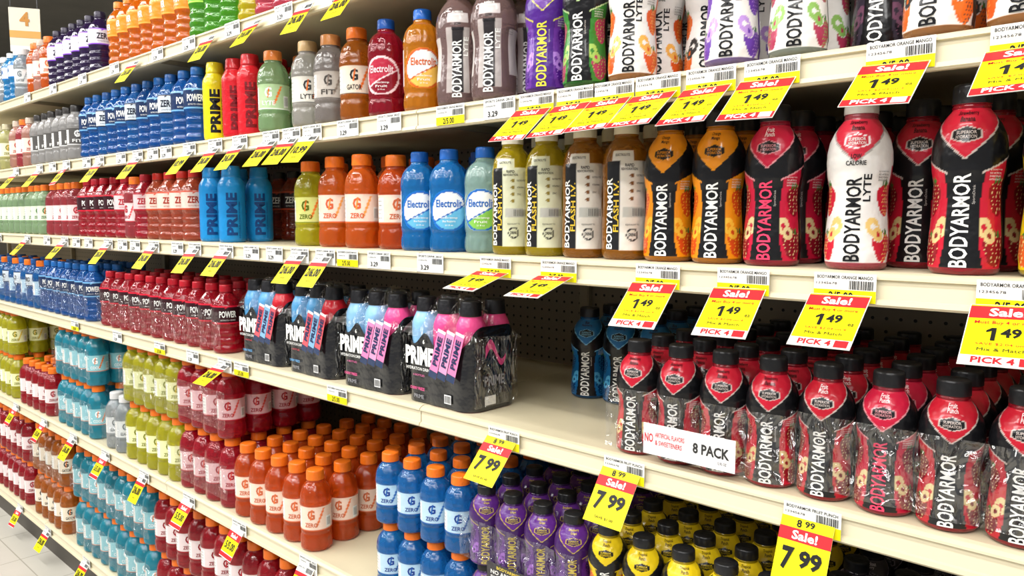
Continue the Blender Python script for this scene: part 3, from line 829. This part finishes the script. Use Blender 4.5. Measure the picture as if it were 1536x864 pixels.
def tag_s(kind=0):
    mb = MB(); w = .034; Lh = .082
    mb.quad(-w, w, -Lh, 0, 0, '#f0eee8'); mb.quad(-w, w, -Lh, 0, .0006, '#e4e2da')
    mb.quad(-w, w, -.030, -.012, -.0004, '#dc242c'); mb.text('Sale!', 0, -.021, .034, .011, -.001, WHITE, .03)
    mb.quad(-w, w, -.068, -.030, -.0004, YEL); mb.text('5/5.00', 0, -.048, .05, .02, -.001, BLACK, .03)
    mb.quad(-w, w, -.080, -.070, -.0004, '#dc242c')
    return mb.build('tags', M_PAPER, False)
def lip_label(name, yellow=True):
    mb = MB(); w = .038
    mb.quad(-w, w, -.036, 0, 0, '#f0f0ec')
    mb.text(name, 0, -.005, .068, .0042, -.0005, BLACK, .01)
    barcode(mb, .006, w - .004, -.020, -.009, -.0005)
    mb.text('12345678', -.022, -.013, .026, .003, -.0005, BLACK)
    if yellow:
        mb.quad(-w, w, -.036, -.021, -.0004, YEL)
        mb.text('2/5.00', -.004, -.029, .030, .011, -.0008, BLACK, .02)
    else:
        mb.text('3.29', -.015, -.027, .024, .010, -.0008, BLACK, .02)
    return mb.build('lip', M_PAPER, False)
T149 = tag_149(); T149R = tag_149(True); T799 = tag_799(); TY = tag_y('2/6.00'); TY2 = tag_y('10.99', False); TS = tag_s()
LP = lip_label('BODYARMOR ORANGE MANGO'); LP2 = lip_label('SPORTS DRINK 28OZ', False); LP8 = lip_label('BODYARMOR FRUIT PUNCH')
def tags(name, s, items):
    par = empty(name, (items[0][0], .99, ZS[s]))
    for i, (x, me, tilt, z, lip) in enumerate(items):
        add('tag_%d' % (i + 1), me, (x - par.location.x, .0015, z), (math.radians(-tilt + random.uniform(-3, 3)), math.radians(random.uniform(-2, 2)), math.radians(random.uniform(-3, 3))), par) if me else None
        if lip: add('shelf_label_%d' % (i + 1), lip, (x + .004 - par.location.x, .0030, -.003), (0, 0, 0), par)
tags('sale_price_tags', 1, [(x, T149R, 52, -.030, LP) for x in (-.155, -.285, -.442, -.530, -.615, -.694, -.767, -.85)])
tags('shelf_labels', 1, [(x, None, 0, 0, LP2) for x in (-.935, -1.24, -1.38, -2.27, -2.36, -2.6, -2.9, -3.25)] + [(-1.06, None, 0, 0, LP)])
tags('sale_price_tags', 1, [(x, t, 40, -.028, LP2) for x, t in ((-1.515, TY2), (-1.60, TY), (-1.69, TY), (-1.84, TY), (-1.97, TY), (-2.12, TY2), (-2.47, TY), (-2.78, TY), (-3.1, TS), (-3.4, TY), (-3.7, TY))])
tags('sale_price_tags', 2, [(-.155, T149, 50, -.030, LP), (-.338, T149, 48, -.030, LP), (-.474, T149, 48, -.030, LP), (-.61, T149, 48, -.030, LP), (-.80, T149, 74, -.030, LP), (-.945, T149, 74, -.030, LP)])
tags('shelf_labels', 2, [(-1.12, None, 0, 0, LP2), (-1.28, None, 0, 0, LP2), (-1.39, None, 0, 0, LP)] + [(x, None, 0, 0, LP2) for x in (-1.69, -1.80, -2.22, -2.52, -2.62, -2.92, -3.04, -3.36)])
tags('sale_price_tags', 2, [(x, t, 40, -.020, LP2) for x, t in ((-1.474, TY), (-1.578, TY), (-1.93, TY), (-2.11, TY), (-2.38, TY), (-2.74, TY), (-3.16, TY), (-3.6, TY), (-4.0, TY))])
tags('shelf_labels', 0, [(x, None, 0, 0, LP2) for x in (-1.4, -1.62, -1.86, -2.1, -2.3, -2.62, -2.9, -3.2, -3.5)])
tags('sale_price_tags', 0, [(x, TY, 36, -.022, None) for x in (-1.36, -1.52, -1.74, -1.97, -2.45)])
tags('sale_price_tags', 3, [(-.368, T799, 24, -.022, LP8), (-.665, T799, 38, -.022, LP8), (-.925, T799, 42, -.022, LP8)])
tags('sale_price_tags', 3, [(-1.96, TY, 60, -.020, LP2)])
tags('shelf_labels', 3, [(x, None, 0, 0, l) for x, l in ((-1.44, LP), (-1.87, LP), (-2.15, LP2), (-2.37, LP), (-2.7, LP2), (-3.1, LP))])
tags('sale_price_tags', 4, [(x, t, 32, -.024, LP2) for x, t in ((-1.575, TY), (-1.91, TS), (-2.21, TS), (-2.53, TY), (-2.86, TS), (-3.18, TY), (-3.52, TS), (-3.9, TS))])
tags('sale_price_tags', 5, [(x, t, 32, -.024, LP2) for x, t in ((-2.75, TY), (-3.11, TY), (-3.55, TY), (-3.93, TS))])

# ------------------------------------------------------------------ lights
def area(name, loc, rot, sx, sy, e, col=(1, .985, .96)):
    l = bpy.data.lights.new(name, 'AREA'); l.shape = 'RECTANGLE'; l.size = sx; l.size_y = sy; l.energy = e; l.color = col
    o = bpy.data.objects.new(name, l); sc.collection.objects.link(o); o.location = loc; o.rotation_euler = rot
area('ceiling_light_row', (-3.0, -.6, 4.0), (math.radians(12), 0, 0), 12, .22, 235)
area('ceiling_light_row', (-3.0, -2.2, 4.0), (math.radians(25), 0, 0), 12, .22, 250)
area('ceiling_light_row', (-3.0, -3.9, 4.0), (math.radians(40), 0, 0), 12, .22, 160)
w = bpy.data.worlds.new('store_ambient'); sc.world = w; w.use_nodes = True
w.node_tree.nodes['Background'].inputs[0].default_value = (.98, .985, 1, 1)
w.node_tree.nodes['Background'].inputs[1].default_value = .34

# ------------------------------------------------------------------ camera
cam = bpy.data.cameras.new('camera'); cam.sensor_width = 36; cam.lens = 1145 / 1536 * 36
co = bpy.data.objects.new('camera', cam); sc.collection.objects.link(co)
co.location = (0, 0, 1.45); co.rotation_euler = (math.radians(90 - 5.24), 0, math.radians(42.2))
cam.clip_start = .02
sc.camera = co
